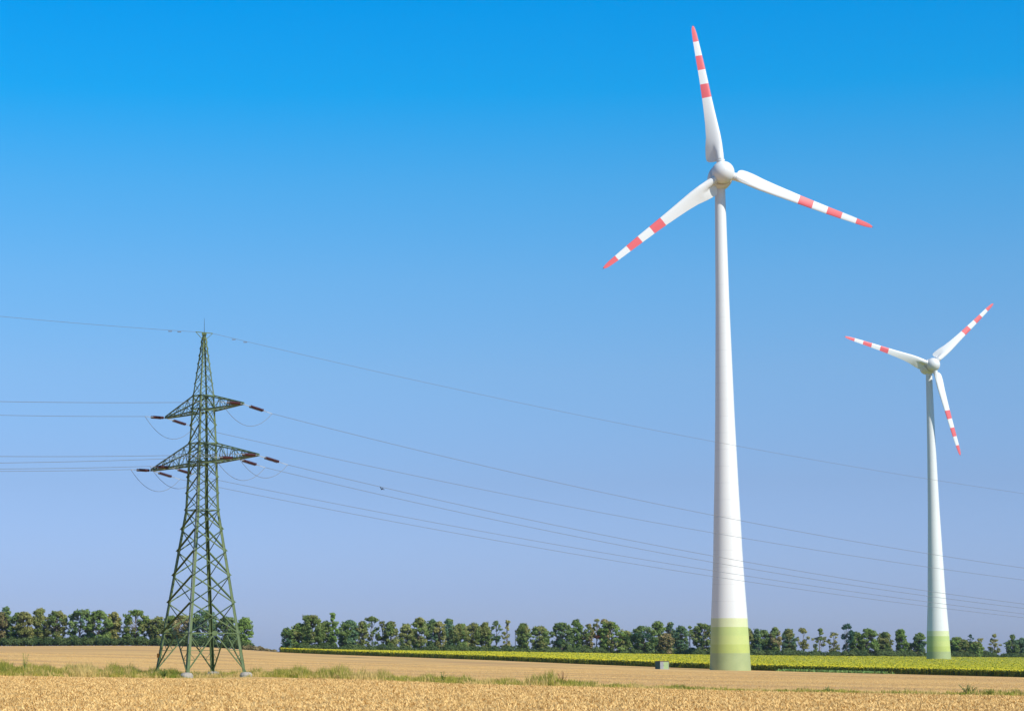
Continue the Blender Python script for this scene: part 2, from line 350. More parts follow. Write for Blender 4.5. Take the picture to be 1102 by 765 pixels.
# ---------------------------------------------------------------- sunflower crop
M_sunleaf = mat('sunflower_leaf', (.28,.31,.018), .6, .3, (.40,.40,.022), .35, 4, trans=.25)
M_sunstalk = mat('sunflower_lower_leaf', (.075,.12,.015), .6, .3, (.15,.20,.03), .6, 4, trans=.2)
M_sunhead = mat('sunflower_head', (.64,.53,.02), .6, .2, (.52,.47,.022), .2, 3, trans=.2)
def crop():
    us = np.linspace((303-CX)/F, .40, 420); tt = np.linspace(0, 1, 170)**1.6
    ya = []
    for u in us:
        lo, hi = 100., 900.
        for _ in range(40):
            m_ = (lo+hi)/2
            if m_ > FE(u*m_): hi = m_
            else: lo = m_
        ya.append(lo)
    ya = np.array(ya)+1.6; yb = TL(us*900)-10
    Y = ya[None]*(1-tt[:, None]) + yb[None]*tt[:, None]; X = us[None]*Y
    Z = gz(X, Y) + 1.22 + rng.normal(0, .10, X.shape)
    Z[0] -= .9; nc = len(us); nr = len(tt)
    v = np.stack([X, Y, Z], -1).reshape(-1, 3)
    sk = np.stack([X[0], Y[0]+.3, gz(X[0], Y[0])-.05], -1); v = np.concatenate([v, sk])
    sk2 = np.stack([X[:,0], Y[:,0], gz(X[:,0], Y[:,0])-.05], -1); n0 = nr*nc+nc; v = np.concatenate([v, sk2])
    f = [(r*nc+c, r*nc+c+1, (r+1)*nc+c+1, (r+1)*nc+c) for r in range(nr-1) for c in range(nc-1)]
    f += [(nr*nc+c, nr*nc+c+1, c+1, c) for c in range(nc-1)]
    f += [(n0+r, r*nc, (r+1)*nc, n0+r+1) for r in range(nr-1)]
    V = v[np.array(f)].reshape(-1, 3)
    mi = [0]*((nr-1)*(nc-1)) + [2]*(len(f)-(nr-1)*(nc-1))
    # individual leaves and heads
    def pts(n, near):
        i = rng.uniform(0, nc-1.001, n); c = i.astype(int); fr = i-c
        u = us[c]*(1-fr)+us[c+1]*fr; a = ya[c]*(1-fr)+ya[c+1]*fr; b = yb[c]*(1-fr)+yb[c+1]*fr
        if near: yy = a - 1.7 + rng.uniform(0, 1, n)**1.3*5.0
        else: yy = a + rng.uniform(0, 1, n)**1.7*(b-a)
        return u*yy, yy
    chunks = [V]; 
    def quads(X, Y, Z, size, tiltmax, m, toward=None):
        n = len(X); ax = rng.uniform(0, 2*np.pi, n); ti = rng.uniform(0, tiltmax, n)
        nrm = np.stack([np.sin(ti)*np.cos(ax), np.sin(ti)*np.sin(ax), np.cos(ti)], -1)
        if toward is not None: nrm = nrm*.45 + np.array(toward)[None]; nrm /= np.linalg.norm(nrm, axis=1)[:, None]
        ref = rng.normal(0, 1, (n, 3)); a = np.cross(nrm, ref); a /= np.linalg.norm(a, axis=1)[:, None]; b = np.cross(nrm, a)
        s = (size*rng.uniform(.6, 1.3, n))[:, None]; P = np.stack([X, Y, Z], -1)
        chunks.append(np.stack([P+a*s, P+b*s*.8, P-a*s, P-b*s*.8], 1).reshape(-1, 3)); mi.extend([m]*n)
    X1, Y1 = pts(120000, False); quads(X1, Y1, gz(X1, Y1)+1.22+rng.uniform(-.05, .22, len(X1)), .26, .6, 0)
    X1, Y1 = pts(80000, False); quads(X1, Y1, gz(X1, Y1)+1.36+rng.uniform(-.10, .10, len(X1)), .17, .9, 1, (.45, -.35, .55))
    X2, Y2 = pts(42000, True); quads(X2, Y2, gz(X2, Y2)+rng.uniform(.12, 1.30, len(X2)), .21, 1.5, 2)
    X2, Y2 = pts(9000, True); quads(X2, Y2, gz(X2, Y2)+1.25+rng.uniform(-.18, .22, len(X2)), .17, .9, 1, (.45, -.45, .45))
    # stalks of the front rows
    X3, Y3 = pts(9000, True); Z3 = gz(X3, Y3); n = len(X3); P = np.stack([X3, Y3, Z3-.03], -1)
    d = np.stack([np.full(n, .03), np.zeros(n), np.zeros(n)], -1); H = np.stack([rng.normal(0, .06, n), rng.normal(0, .06, n), rng.uniform(1.1, 1.45, n)], -1)
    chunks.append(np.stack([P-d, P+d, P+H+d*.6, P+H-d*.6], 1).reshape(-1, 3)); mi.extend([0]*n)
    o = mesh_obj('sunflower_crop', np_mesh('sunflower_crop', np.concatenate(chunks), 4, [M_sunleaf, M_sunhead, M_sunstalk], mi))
    tag(o, 'dense yellow green field of flowering sunflowers stretching to the trees', 'sunflowers', kind='stuff')
crop()
# low green weeds at the foot of the crop right of the big turbine
def foot_weeds():
    n = 2600; px = rng.uniform(838, 945, n)+rng.normal(0, 4, n); u = (px-CX)/F; Y = np.array([500-(p-786)*.2215-1 for p in px]) - rng.uniform(1, 5.5, n)
    X = u*Y; H = rng.uniform(.2, .6, n); Z = gz(X, Y); a = rng.uniform(0, 6.28, n); w = .12
    B = np.stack([X, Y, Z], -1); d = np.stack([np.cos(a)*w, np.sin(a)*w, 0*a], -1); T = B+np.stack([rng.normal(0,.15,n), rng.normal(0,.15,n), H], -1)
    V = np.stack([B-d, B+d, T+d*.6, T-d*.6], 1).reshape(-1, 3)
    tag(mesh_obj('field_edge_grass', np_mesh('field_edge_grass', V, 4, mat('field_edge_green', (.13,.24,.06), .7, .2, (.2,.3,.09), .6, 3))),
        'low green weeds along the foot of the sunflowers right of the big turbine', 'weeds', kind='stuff')
foot_weeds()

# ---------------------------------------------------------------- trees
TONE = {
 'green':  ((.085,.130,.030), (.165,.215,.060)),
 'bright': ((.105,.175,.032), (.190,.270,.065)),
 'olive':  ((.125,.140,.035), (.250,.245,.080)),
 'blue':   ((.060,.120,.060), (.120,.190,.100)),
 'dark':   ((.022,.065,.045), (.045,.100,.060)),
 'brown':  ((.150,.120,.050), (.300,.235,.105)),
 'hedge':  ((.040,.070,.020), (.080,.110,.032)),
 'yellow': ((.200,.195,.050), (.330,.300,.100)),
}
B2 = lambda c: tuple(x*1.25 for x in c)
TM = {k: mat('foliage_'+k, B2(a), .7, .2, B2(b), .22, 3, None, objrand=.12, contrast=(.38,.62), trans=.10) for k, (a, b) in TONE.items()}
M_bark = mat('bark', (.14,.11,.085), .9, .1, (.22,.18,.14), 1.5, 4)
M_rust = mat('rust_leaves', (.62,.18,.07), .8, .1)
def leafcloud(r, blobs, dens, leaf):
    """leaf-clump quads through the outer volume of each blob (cx,cy,cz,rx,rz)"""
    V = []
    for (c, rx, rz) in blobs:
        n = int(dens*rx*rz*4); 
        d = r.normal(0, 1, (n, 3)); d /= np.linalg.norm(d, axis=1)[:, None]
        rad = r.uniform(.35, 1.0, n)**.5 * (1+.18*np.sin(d[:,0]*7+c[0])*np.cos(d[:,2]*6+c[2]))
        P = np.array(c)[None] + d*rad[:, None]*np.array([rx, rx, rz])[None]
        nr_ = d + r.normal(0, .55, (n, 3)); nr_[:, 2] += .35; nr_ /= np.linalg.norm(nr_, axis=1)[:, None]
        a = np.cross(nr_, r.normal(0, 1, (n, 3))); a /= np.linalg.norm(a, axis=1)[:, None]; b = np.cross(nr_, a)
        s = (leaf*r.uniform(.5, 1.4, n))[:, None]
        V.append(np.stack([P+a*s, P+b*s*.75, P-a*s, P-b*s*.75], 1).reshape(-1, 3))
    return np.concatenate(V)
def tree(name, px, top, w, tone, label, Y=None, lo=None, sparse=False, lobes=None, group=None, tip=0.0, seed=0, extra=None):
    """px/top/w (half width) read off the photograph, turned into metres at the tree's own distance"""
    X0 = (px-CX)/F*850; Yt = (Y if Y is not None else float(TL(X0)) + (seed*37 % 11) - 3)
    P = at(px, top, Yt); X, ztop = P.x, P.z; g = gz1(X, Yt); H = ztop - g; m = Yt/F*1.0; wm = w*m*(1.15 if sparse else 1.30)
    r = np.random.default_rng(1000+seed); rr = random.Random(seed)
    root = empty(name, (X, Yt, g), 0); tag(root, label, 'tree', group)
    low = (lo if lo is not None else .16)*H; ch = H - low
    blobs = []; ends = []; tr = MB()
    nl = lobes or int((17 if sparse else 40) + wm*(2 if sparse else 8))
    skew = rr.uniform(-.18, .18); bulge = rr.uniform(.45, .68)          # where the crown is widest
    def env(t):
        if t < bulge: e = .78+.22*math.sin(math.pi/2*t/bulge)
        else: e = math.cos(math.pi/2*((t-bulge)/(1.04-bulge)))**.62
        if tip and t > 1-tip: e = min(e, .34)
        return e
    tries = 0
    while len(blobs) < nl and tries < 400:
        tries += 1; t = rr.uniform(.02, .97); e = env(t)*wm; a = rr.uniform(0, 6.283)
        br = rr.uniform(.17, .38)*min(wm, 3.8)*(.8 if sparse else 1)*(.75 if tip and t > 1-tip else 1); off = max(e-br, 0)*rr.uniform(.3, 1.0)**.5
        c = (math.cos(a)*off + skew*wm*t, math.sin(a)*off, min(low+ch*t, H-br*.75))
        if any((c[0]-q[0][0])**2+(c[1]-q[0][1])**2+(c[2]-q[0][2])**2 < (br*(.9 if sparse else .5))**2 for q in blobs): continue
        blobs.append((c, br, br*rr.uniform(.6, .85))); ends.append(c)
    bt = min(wm*.42, 1.7)*(.75 if tip or sparse else 1); c = (skew*wm, 0, H-bt*.75); blobs.append((c, bt, bt*.8)); ends.append(c)
    dens = 34; leaf = .25
    V = leafcloud(r, blobs, dens, leaf)
    sp_ = []
    for _ in range(int(26+wm*10)):
        c, bx, bz = blobs[rr.randrange(len(blobs))]; d = Vector((rr.gauss(0,1), rr.gauss(0,1), rr.gauss(.3,.8))).normalized()
        sp_.append(((c[0]+d.x*bx*1.15, c[1]+d.y*bx*1.15, min(c[2]+d.z*bz*1.2, H)), rr.uniform(.3, .6), .36))
    V = np.concatenate([V, leafcloud(r, sp_, 34, leaf*.8)])
    V[:, 2] = np.minimum(V[:, 2], H+.3)
    nq = len(V)//4; cz = V.reshape(nq, 4, 3).mean(1)                       # autumn tints come in patches
    k = rr.choice(PATCH[tone]); ph = rr.uniform(0, 9)
    sel = (np.sin(cz[:,0]*1.1+ph)+np.sin(cz[:,1]*.9+2*ph)+np.sin(cz[:,2]*.75+ph*3)) > rr.uniform(.5, 1.3)
    sel = sel | (r.uniform(0, 1, nq) < .16)
    mesh_obj('crown', np_mesh('crown', V, 4, [TM[tone], TM[k]], sel.astype(int)), root)
    tw = .10+H*.014
    tr.tube([(0,0,-.2), (rr.uniform(-.2,.2), 0, H*.3), (skew*wm*.5, rr.uniform(-.2,.2), H*.6), (skew*wm, 0, H*.9)], [tw, tw*.75, tw*.45, tw*.12], 6)
    for c in ends[::2]+ends[-1:]:
        z0 = max(low*.7, c[2]-ch*.28); f_ = z0/H; tr.tube([(skew*wm*f_,0,z0), (c[0]*.55, c[1]*.55, (z0+c[2])/2), c], [tw*.4, tw*.28, tw*.1], 4)
    tr.build('trunk', M_bark, root)
    if extra: 
        q = leafcloud(r, [((extra[0]*m, -wm*.75, extra[1]), extra[2], extra[2]*.7)], 60, .25); mesh_obj('dead_branch_leaves', np_mesh('dead_branch_leaves', q, 4, M_rust), root)
    return root
PATCH = {'green': ['olive','bright','blue'], 'bright': ['green','olive'], 'olive': ['green','yellow','green'], 'blue': ['green','green','olive'], 'dark': ['dark'], 'brown': ['olive','green'], 'yellow': ['olive','green']}
GL = 'trees of the left woodland edge'; GR = 'trees of the long row behind the sunflowers'
D, B_ = 'deciduous_tree', None
LEFT = [
 (6, 652.5, 6, 'blue', 'green tree top rising behind the brown tree at the left edge', 1),
 (1, 658, 10.5, 'brown', 'reddish brown tree cut by the left edge of the photo', 0),
 (17, 658.5, 7, 'green', 'narrow green tree just right of the reddish brown tree', 0),
 (27, 657.5, 9, 'olive', 'round topped tree second to the right of the reddish brown tree', 0),
 (44, 654, 9.5, 'olive', 'yellowish green tree with a pointed top, above the tall green weed', 0),
 (61, 657, 11, 'olive', 'broad pale olive tree right of the pointed yellowish tree', 0),
 (86, 655.5, 13, 'green', 'large dark tree with a brownish domed top, widest at the far left wood', 0),
 (107, 656.5, 12.5, 'green', 'large round green tree right of the brown domed one', 0),
 (123, 658.5, 8, 'yellow', 'slim yellowish tree between two large green trees left of the pylon', 0),
 (146, 656, 15, 'bright', 'biggest round green tree standing just left of the pylon', 0),
 (170, 663, 10, 'olive', 'lower tree seen behind the left leg of the pylon', 0),
 (184, 662, 9, 'blue', 'bluish tree seen between the left and front legs of the pylon', 1),
 (198, 661.5, 11, 'brown', 'brownish yellow tree seen just left of the pylon front leg', 0),
 (222, 656.5, 14, 'blue', 'tall bluish green tree directly behind the pylon back leg', 0),
 (246, 663, 10, 'green', 'dark green tree seen left of the pylon right leg', 0),
 (261, 664, 10, 'bright', 'bright green tree ending the left wood, right of the pylon', 0),
]
RIGHT = [
 (310, 675, 6.5, 'green', 'low dark tree at the very left end of the right row', {}),
 (322, 670, 11, 'bright', 'bushy bright green tree second from the left end of the right row', {'lo':.03}),
 (336, 661.5, 13, 'green', 'tall round topped tree third from the left end of the right row', {}),
 (348.5, 668, 7.5, 'olive', 'olive tree left of the tallest slim tree', {}),
 (357, 658.5, 6.5, 'green', 'tallest slim tree rising above the right row near its left end', {'tip':.3}),
 (374, 667, 10.5, 'blue', 'rounded grey green tree right of the tallest slim tree', {}),
 (389, 668, 6, 'olive', 'small olive tree left of the high arched crown', {}),
 (401, 663, 11, 'green', 'high arched crown with sky gaps beneath', {'sparse':True}),
 (412, 668, 5, 'olive', 'slender pale tree with a spiky top right of the arched crown', {'sparse':True}),
 (421, 668.5, 7.5, 'olive', 'brownish olive tree right of the slender spiky tree', {}),
 (436, 671, 7.5, 'olive', 'lower tree left of the tall column shaped tree', {}),
 (450.5, 664, 8.5, 'green', 'tall column shaped tree with sky gaps on both sides', {}),
 (465, 666, 6.5, 'green', 'slim green tree just right of the column shaped tree', {}),
 (474, 668, 6, 'yellow', 'slim yellow green tree in front of a bluish crown', {}),
 (484, 665.5, 7.5, 'blue', 'bluish crown rising behind the yellow green tree', {'Y':12}),
 (494, 671, 9.5, 'olive', 'golden olive tree with a dark base beneath the bluish crown', {}),
 (508, 669.5, 8.5, 'green', 'rounded mid green tree right of the golden olive tree', {}),
 (523, 669, 7.5, 'olive', 'olive crown left of a thin airy tree', {}),
 (534, 667.5, 6, 'blue', 'thin airy tree with a bare lower trunk leaning over the gap', {'sparse':True,'lo':.4}),
 (545, 667.5, 7, 'olive', 'sparse feathery tree left of the bare pole', {'sparse':True,'tip':.4}),
 (563, 670, 7.5, 'green', 'ragged dark tree just right of the bare pole', {}),
 (582, 673, 10, 'olive', 'broad olive tree with a sky gap at its right', {}),
 (604, 669.5, 11, 'green', 'broad dense tree standing right of the widest sky gap', {}),
 (621, 666, 7.5, 'green', 'tall tree with a rounded head between the dense tree and the rust patch', {}),
 (632, 671, 5.5, 'brown', 'narrow brownish tree left of the rust patch', {}),
 (642, 665.5, 7, 'olive', 'thin crowned tree carrying a rust red patch of dead leaves', {'sparse':True,'extra':(0,8.0,1.1)}),
 (650, 666, 6.5, 'brown', 'pinkish brown crown top right of the rust patch', {'Y':10}),
 (659, 668.5, 12, 'bright', 'large spreading green tree right of the rust patch', {}),
 (673, 678, 7.5, 'green', 'low sloping tree right of the large spreading tree', {}),
 (692, 673, 13, 'green', 'wide dome shaped tree left of the metal cabinet', {}),
 (708, 667.5, 8, 'bright', 'tall tree directly above the metal cabinet', {}),
 (722, 669, 6.5, 'blue', 'small rounded crown top behind the olive tree right of the cabinet', {'Y':12}),
 (716, 681, 9, 'brown', 'golden brown lower tree just right of the metal cabinet', {'Y':-8}),
 (733, 673, 7.5, 'blue', 'bluish green tree two trees left of the big turbine tower', {}),
 (742, 673.5, 5, 'blue', 'faint slender tree with sky showing through near the big tower', {'sparse':True}),
 (757, 670.5, 12, 'green', 'full crowned tree touching the left side of the big turbine tower', {}),
 (775, 673, 9, 'green', 'tree mostly hidden behind the big turbine tower', {}),
 (806, 675.5, 6.5, 'olive', 'olive tree touching the right side of the big turbine tower', {}),
 (815, 676.5, 5, 'blue', 'slim bluish tree second right of the big turbine tower', {}),
 (824, 677.5, 7.5, 'green', 'mid green tree left of the pinkish brown one', {}),
 (833, 674.5, 6.5, 'brown', 'pinkish brown tree right of the big turbine tower', {}),
 (849, 676.5, 8, 'blue', 'grey green ragged tree between the brown and the yellow tree', {}),
 (864, 675.5, 7, 'yellow', 'airy yellow green tree with a bare lower trunk', {'sparse':True,'lo':.35}),
 (881.5, 675.5, 8, 'olive', 'pointed tree with a wispy tip right of the airy yellow tree', {'tip':.35,'sparse':True}),
 (897, 680, 7, 'olive', 'small open tree just left of the dark blue green tree', {'sparse':True}),
 (909.5, 671, 7, 'dark', 'dark blue green tree taller than its neighbours between the turbines', {'lobes':14}),
 (922, 679.5, 7.5, 'green', 'rounded tree just right of the dark blue green tree', {}),
 (934, 676, 10.5, 'green', 'large dark green mass of a tree two right of the dark blue green one', {}),
 (952, 679.5, 7.5, 'olive', 'tree with a brownish thinning top left of the ball topped tree', {}),
 (970.5, 676.5, 6.5, 'green', 'ball topped tree left of the small turbine', {}),
 (983, 691, 7, 'yellow', 'low yellow green bushy tree left of the small turbine', {'lo':.02}),
 (989.5, 680.5, 6, 'green', 'small round crown on a bare leaning trunk touching the small turbine', {'lo':.35}),
 (1028, 685, 7.5, 'green', 'first tree to the right of the small turbine tower', {}),
 (1036, 688, 7, 'olive', 'second tree to the right of the small turbine tower', {}),
 (1044.5, 682.5, 3, 'dark', 'very thin tree with a knob top right of the small turbine', {'sparse':True}),
 (1049, 690, 8, 'bright', 'low rounded tree in front of the thin knob topped one', {'Y':-6}),
 (1055, 686.5, 5.5, 'olive', 'pale ragged tree right of the low rounded one', {'sparse':True}),
 (1069.5, 682, 6.5, 'olive', 'V shaped open tree with sky on both sides near the right edge', {'sparse':True}),
 (1089, 682.5, 7, 'green', 'tree with a rounded tip second from the right edge', {'tip':.3}),
 (1100, 686, 7, 'green', 'last tree cut by the right edge of the photo', {}),
]
for i, (px, top, w, tone, lab, back) in enumerate(LEFT):
    tree(D, px, top, w, tone, lab, Y=803+back*9+(i*5 % 7), seed=i, group=GL, lo=.1)
for i, (px, top, w, tone, lab, kw) in enumerate(RIGHT):
    kw = dict(kw); dy = kw.pop('Y', 0); X0 = (px-CX)/F*900
    tree(D, px, top, w, tone, lab, Y=float(TL(X0))+dy+(i*5 % 9)-3, seed=100+i, group=GR, **kw)
# a bare pole standing in the row
pl = MB(); P = at(554.5, 677, 868); g = gz1(P.x, 868); pl.tube([(0,0,-.2), (0,0,P.z-g)], [.16, .10], 6)
o = pl.build('wooden_pole', M_bark); o.location = (P.x, 868, g); tag(o, 'thin bare pole standing in the sky gap of the right tree row', 'pole')
# undergrowth along both woods
def undergrowth(name, pxs, hts, ydepth, tone, lab, dens=1.0, tone2=None):
    V = []; r = np.random.default_rng(hash(len(name)) % 99)
    x0, x1 = pxs[0], pxs[-1]; px = x0
    while px < x1:
        h = float(np.interp(px, pxs, hts)); Y = ydepth(px)+r.uniform(-1.5, 1.5); X = (px-CX)/F*Y; g = gz1(X, Y); hm = h*Y/F*r.uniform(.6, 1.2)
        V.append(leafcloud(r, [((X, Y+r.uniform(-1, 1.5), g+hm*.5), max(hm*.62, .8), hm*.52)], 46*dens, .24))
        px += max(1.6, h*.30)
    return tag(mesh_obj(name, np_mesh(name, np.concatenate(V), 4, TM[tone])), lab, 'undergrowth', kind='stuff')
undergrowth('hedge', [-30, 0, 18, 30, 120, 170, 272], [9, 9, 8, 8.5, 8.5, 9.2, 8.5], lambda p: 794, 'hedge', 'dark green hedge closing the foot of the left wood')
undergrowth('shrub_belt', [305, 330, 400, 470, 550, 560, 575, 600, 700, 780, 850, 862, 905, 925, 980, 992, 1020, 1060, 1075, 1110],
            [9, 9.5, 9.5, 9, 9, 8.5, 8, 9, 9, 9, 9.5, 7.5, 8, 9, 10, 7.5, 9, 9.5, 7.5, 8], lambda p: float(TL((p-CX)/F*900))-3, 'hedge', 'dull green shrubs filling the foot of the right tree row')
undergrowth('dry_hedge', [262, 270, 282, 286, 298], [4, 4.5, 4, 3, 2], lambda p: 786, 'brown', 'low brown dry scrub between the two woods behind the pylon')

# ---------------------------------------------------------------- wind turbines
M_white = mat('white_turbine_paint', (.73,.735,.72), .45, .4, (.66,.67,.66), .12, 4, (1,1,.25), contrast=(.3,.8))
M_red = mat('red_blade_paint', (.70,.12,.13), .45, .4)
M_ringA = mat('pale_green_paint', (.62,.66,.38), .5, .3, (.58,.62,.36), .4, 3)
M_ringB = mat('yellow_green_paint', (.47,.55,.20), .5, .3, (.44,.52,.19), .4, 3)
M_ringC = mat('light_lime_paint', (.50,.56,.20), .5, .3, (.47,.53,.19), .4, 3)
M_ringD = mat('lime_paint', (.45,.51,.15), .5, .3, (.42,.48,.14), .4, 3)
M_ringE = mat('sage_green_paint', (.37,.42,.20), .5, .3, (.33,.385,.18), .4, 3)
M_joint = mat('joint_grey', (.58,.59,.58), .6, .2)
M_metal = mat('galvanised_steel', (.42,.43,.43), .5, .5, metallic=.6)
M_darkmetal = mat('dark_metal', (.04,.045,.05), .5, .4)
HUBZ = 113.0
def solveY(px_top, ytop, px_base, ybase):
    a = ray(px_top, ytop); b = ray(px_base, ybase); a = a.z/a.y; b = b.z/b.y; return (HUBZ+4.3*a)/(a-b)
Y1 = solveY(777, 186.5, 786, 721.0)
base1 = at(786, 720.3, Y1)
def prof_from_photo():
    P = []
    for y, w in ((721,44.0),(665,38.9),(640,35.8),(600,31.5),(560,28.8),(520,25.6),(450,20.8),(330,14.8),(210,11.2),(200,10.9)):
        r = ray(780, y); z = r.z/r.y*Y1 - base1.z; P.append((w/2*Y1/(F*r.y), z))
    return P
PR = prof_from_photo()
def rad(z): return float(np.interp(z, [p[1] for p in PR], [p[0] for p in PR]))
bandz = [ray(786, y).z/ray(786, y).y*Y1 - base1.z for y in (702.4, 693, 683.5, 674.4, 665)]

def blade_mesh():
    # r, leading edge, trailing edge, thickness, twist (deg)
    sec = [(3.05,.88,1.7,1.70,40),(3.3,.90,2.8,1.68,40),(3.7,.94,3.3,1.60,39),(4.2,1.0,3.4,1.5,37),(5.2,1.05,3.2,1.3,33),(6.5,1.15,2.9,1.10,29),(9,1.18,2.2,.85,21),
           (12,1.08,1.78,.66,15),(15,.98,1.52,.52,11),(18,.92,1.3,.42,8),(21.4,.87,1.12,.34,5.5),(24.8,.82,.98,.27,3.5),(28.4,.72,.86,.21,2.2),(31.7,.60,.74,.15,1.2),(33.8,.50,.60,.11,.5),(34.9,.36,.46,.07,0),(35.4,.22,.28,.04,0),(35.65,.06,.08,.02,0)]
    rs = [s[0] for s in sec]; extra = [18.1, 21.4, 24.85, 28.3, 31.75]
    allr = sorted(set(rs + extra + list(np.arange(5.5, 8.5, .5)))); N = 44; m = MB(); loops = []
    def circ(a): return math.sin(a)
    for r in allr:
        le = np.interp(r, rs, [s[1] for s in sec]); te = np.interp(r, rs, [s[2] for s in sec]); th = np.interp(r, rs, [s[3] for s in sec]); tw = R(np.interp(r, rs, [s[4] for s in sec]))
        f = 1.0; L = []
        for k in range(N):
            a = 2*math.pi*k/N; x_c = math.cos(a)
            s_ = (1-x_c)/2                                                  # 0 at LE, 1 at TE
            yt = 5*(.2969*math.sqrt(max(s_,0))-.126*s_-.3516*s_**2+.2843*s_**3-.1036*s_**4)/1.0
            yn = (yt*th)*(1 if a < math.pi else -1)
            if r < 7: # round spar with thin flap behind
                spar = math.sqrt(max(0, 1-((s_*(le+te)-le)/.88)**2))*.85 if abs(s_*(le+te)-le) < .88 else 0
                wgt = max(0, min(1, (7-r)/2.8)); flap = max(spar*th/1.7, .07*(1-s_*.6)) * (1 if a < math.pi else -1); yn = yn*(1-wgt)+flap*wgt
            yc = math.sin(a)*.85
            x = le - s_*(le+te); y = yn*f + yc*(1-f)
            X = x*math.cos(tw) + y*math.sin(tw); Yv = -x*math.sin(tw) + y*math.cos(tw)
            L.append((X, Yv, r))
        loops.append(L)
    for L in loops: m.v += L
    for i in range(len(allr)-1):
        rm = (allr[i]+allr[i+1])/2
        red = 1 if (18.1 < rm < 21.4 or 24.85 < rm < 28.3 or rm > 31.75) else 0
        for k in range(N):
            a = i*N+k; b = i*N+(k+1) % N; m.f.append((a, b, b+N, a+N)); m.m.append(red)
    m.f.append(tuple(range(N-1, -1, -1))); m.m.append(0); n = len(allr)-1
    m.f.append(tuple(n*N+k for k in range(N))); m.m.append(1)
    return m
TILT = R(5)
HUBC = Vector((0, -4.3, HUBZ))
def make_turbine():
    root = empty('wind_turbine', (0,0,0))
    t = MB(); zs = [(-1.5, rad(0)*1.0)]
    prof = [(rad(0)+.02, -1.5), (rad(0), 0)]; mats = [0]
    bands = [0]+bandz; ringm = [5, 4, 3, 2, 1]
    mats = [5]
    for i in range(5):
        steps = 3
        for s_ in range(1, steps+1):
            z = bands[i] + (bands[i+1]-bands[i])*s_/steps; prof.append((rad(z), z)); mats.append(ringm[i])
    z = bands[-1]; top = HUBZ-2.4; joint = 0
    while z < top - 3.9:
        z2 = z+3.8
        if z < 84:                                           # precast rings with a fine joint
            prof.append((rad(z2-.06), z2-.06)); mats.append(0)
            prof.append((rad(z2), z2)); mats.append(6)
        else: prof.append((rad(z2), z2)); mats.append(0)
        z = z2
    prof.append((rad(top), top)); mats.append(0)
    t.lathe(prof, 96, mats=mats)
    o = t.build('tower', [M_white, M_ringA, M_ringB, M_ringC, M_ringD, M_ringE, M_joint], root, True)
    # yaw collar
    y = MB(); y.lathe([(rad(top)+.02, top-.3), (rad(top)+.22, top-.25), (rad(top)+.22, top+.5), (.9, top+.6)], 40); y.build('yaw_collar', M_darkmetal, root)
    Mt = Matrix.Translation(HUBC) @ Matrix.Rotation(R(90)-TILT*-1, 4, 'X')     # local +z forward (-Y), tilted up
    # forward axis
    fwd = Vector((0, -math.cos(TILT), math.sin(TILT)))
    Mt = Matrix.Translation(HUBC) @ fwd.to_track_quat('Z', 'Y').to_matrix().to_4x4()
    h = MB(); pr = []
    for k in range(0, 17):
        a = math.pi/2*k/16*2 - math.pi/2; pr.append((2.62*math.cos(a)*1.0+.001, 2.62*math.sin(a)*(1.05 if a > 0 else .62)))
    pr = [(2.3, -1.75)] + [p for p in pr if p[1] > -1.6]
    h.lathe(pr, 48, Mt); h.build('hub', M_white, root, True)
    nc = MB(); pr = [(.05, -10.2), (.9, -9.9), (1.7, -9.0), (2.35, -7.4), (2.75, -5.2), (2.85, -3.6), (2.75, -2.2), (2.5, -1.8)]
    nc.lathe(pr, 48, Mt); na = nc.build('nacelle', M_white, root, True)
    ms = MB(); p0 = Mt @ Vector((0, 0, -7.2)); ms.tube([p0+Vector((0,0,2.1)), p0+Vector((0,0,4.0))], .05, 6); ms.box(p0+Vector((0,0,4.05)), (.5, .08, .08)); ms.build('weather_mast', M_metal, na)
    bm = blade_mesh(); bl = []
    for k in range(3):
        if k == 0: b = bm.build('blade', [M_white, M_red], root, True); me = b.data
        else: b = mesh_obj('blade', me, root)
        c = MB(); c.lathe([(.88, 1.2), (.88, 2.66), (.99, 2.68), (.99, 2.92), (.84, 2.94), (.84, 3.2)], 32)
        if k == 0: cc = c.build('blade_collar', M_white, b); cm = cc.data
        else: cc = mesh_obj('blade_collar', cm, b)
        l = MB(); l.bar((0,0,35.55), (0,0,35.85), .05)
        if k == 0: ll = l.build('lightning_tip', M_darkmetal, b); lm = ll.data
        else: mesh_obj('lightning_tip', lm, b)
        bl.append(b)
    return root
def set_phase(root, ph):
    bs = [c for c in root.children if c.name.startswith('blade') and not c.name.startswith('blade_c')]
    for k, b in enumerate(sorted(bs, key=lambda q: q.name)):
        b.matrix_local = Matrix.Translation(HUBC) @ Matrix.Rotation(-TILT, 4, 'X') @ Matrix.Rotation(ph + k*2*math.pi/3, 4, 'Y') @ Matrix.Rotation(R(4), 4, 'Z') @ Matrix.Diagonal((1, 1, 1.016, 1))
def copy_tree(o, parent=None):
    c = o.copy(); COL.objects.link(c); c.parent = parent
    for ch in list(o.children): copy_tree(ch, c)
    return c
T1 = make_turbine(); T2 = copy_tree(T1)
T1.location = base1; T1.rotation_euler.z = R(1)
tag(T1, 'nearer and much taller wind turbine, one red tipped blade pointing almost straight up', 'wind turbine', 'white wind turbines with red banded blades')
Y2 = Y1*1.69; b2 = at(1010.4, 710, Y2); hubr = ray(1005, 392.5)
T2.location = (b2.x, Y2, hubr.z/hubr.y*(Y2-4) - HUBZ); T2.rotation_euler.z = R(8)
tag(T2, 'smaller looking distant wind turbine at the right, rising behind the sunflower field', 'wind turbine', 'white wind turbines with red banded blades')
set_phase(T1, R(-9.1)); set_phase(T2, R(46.7))

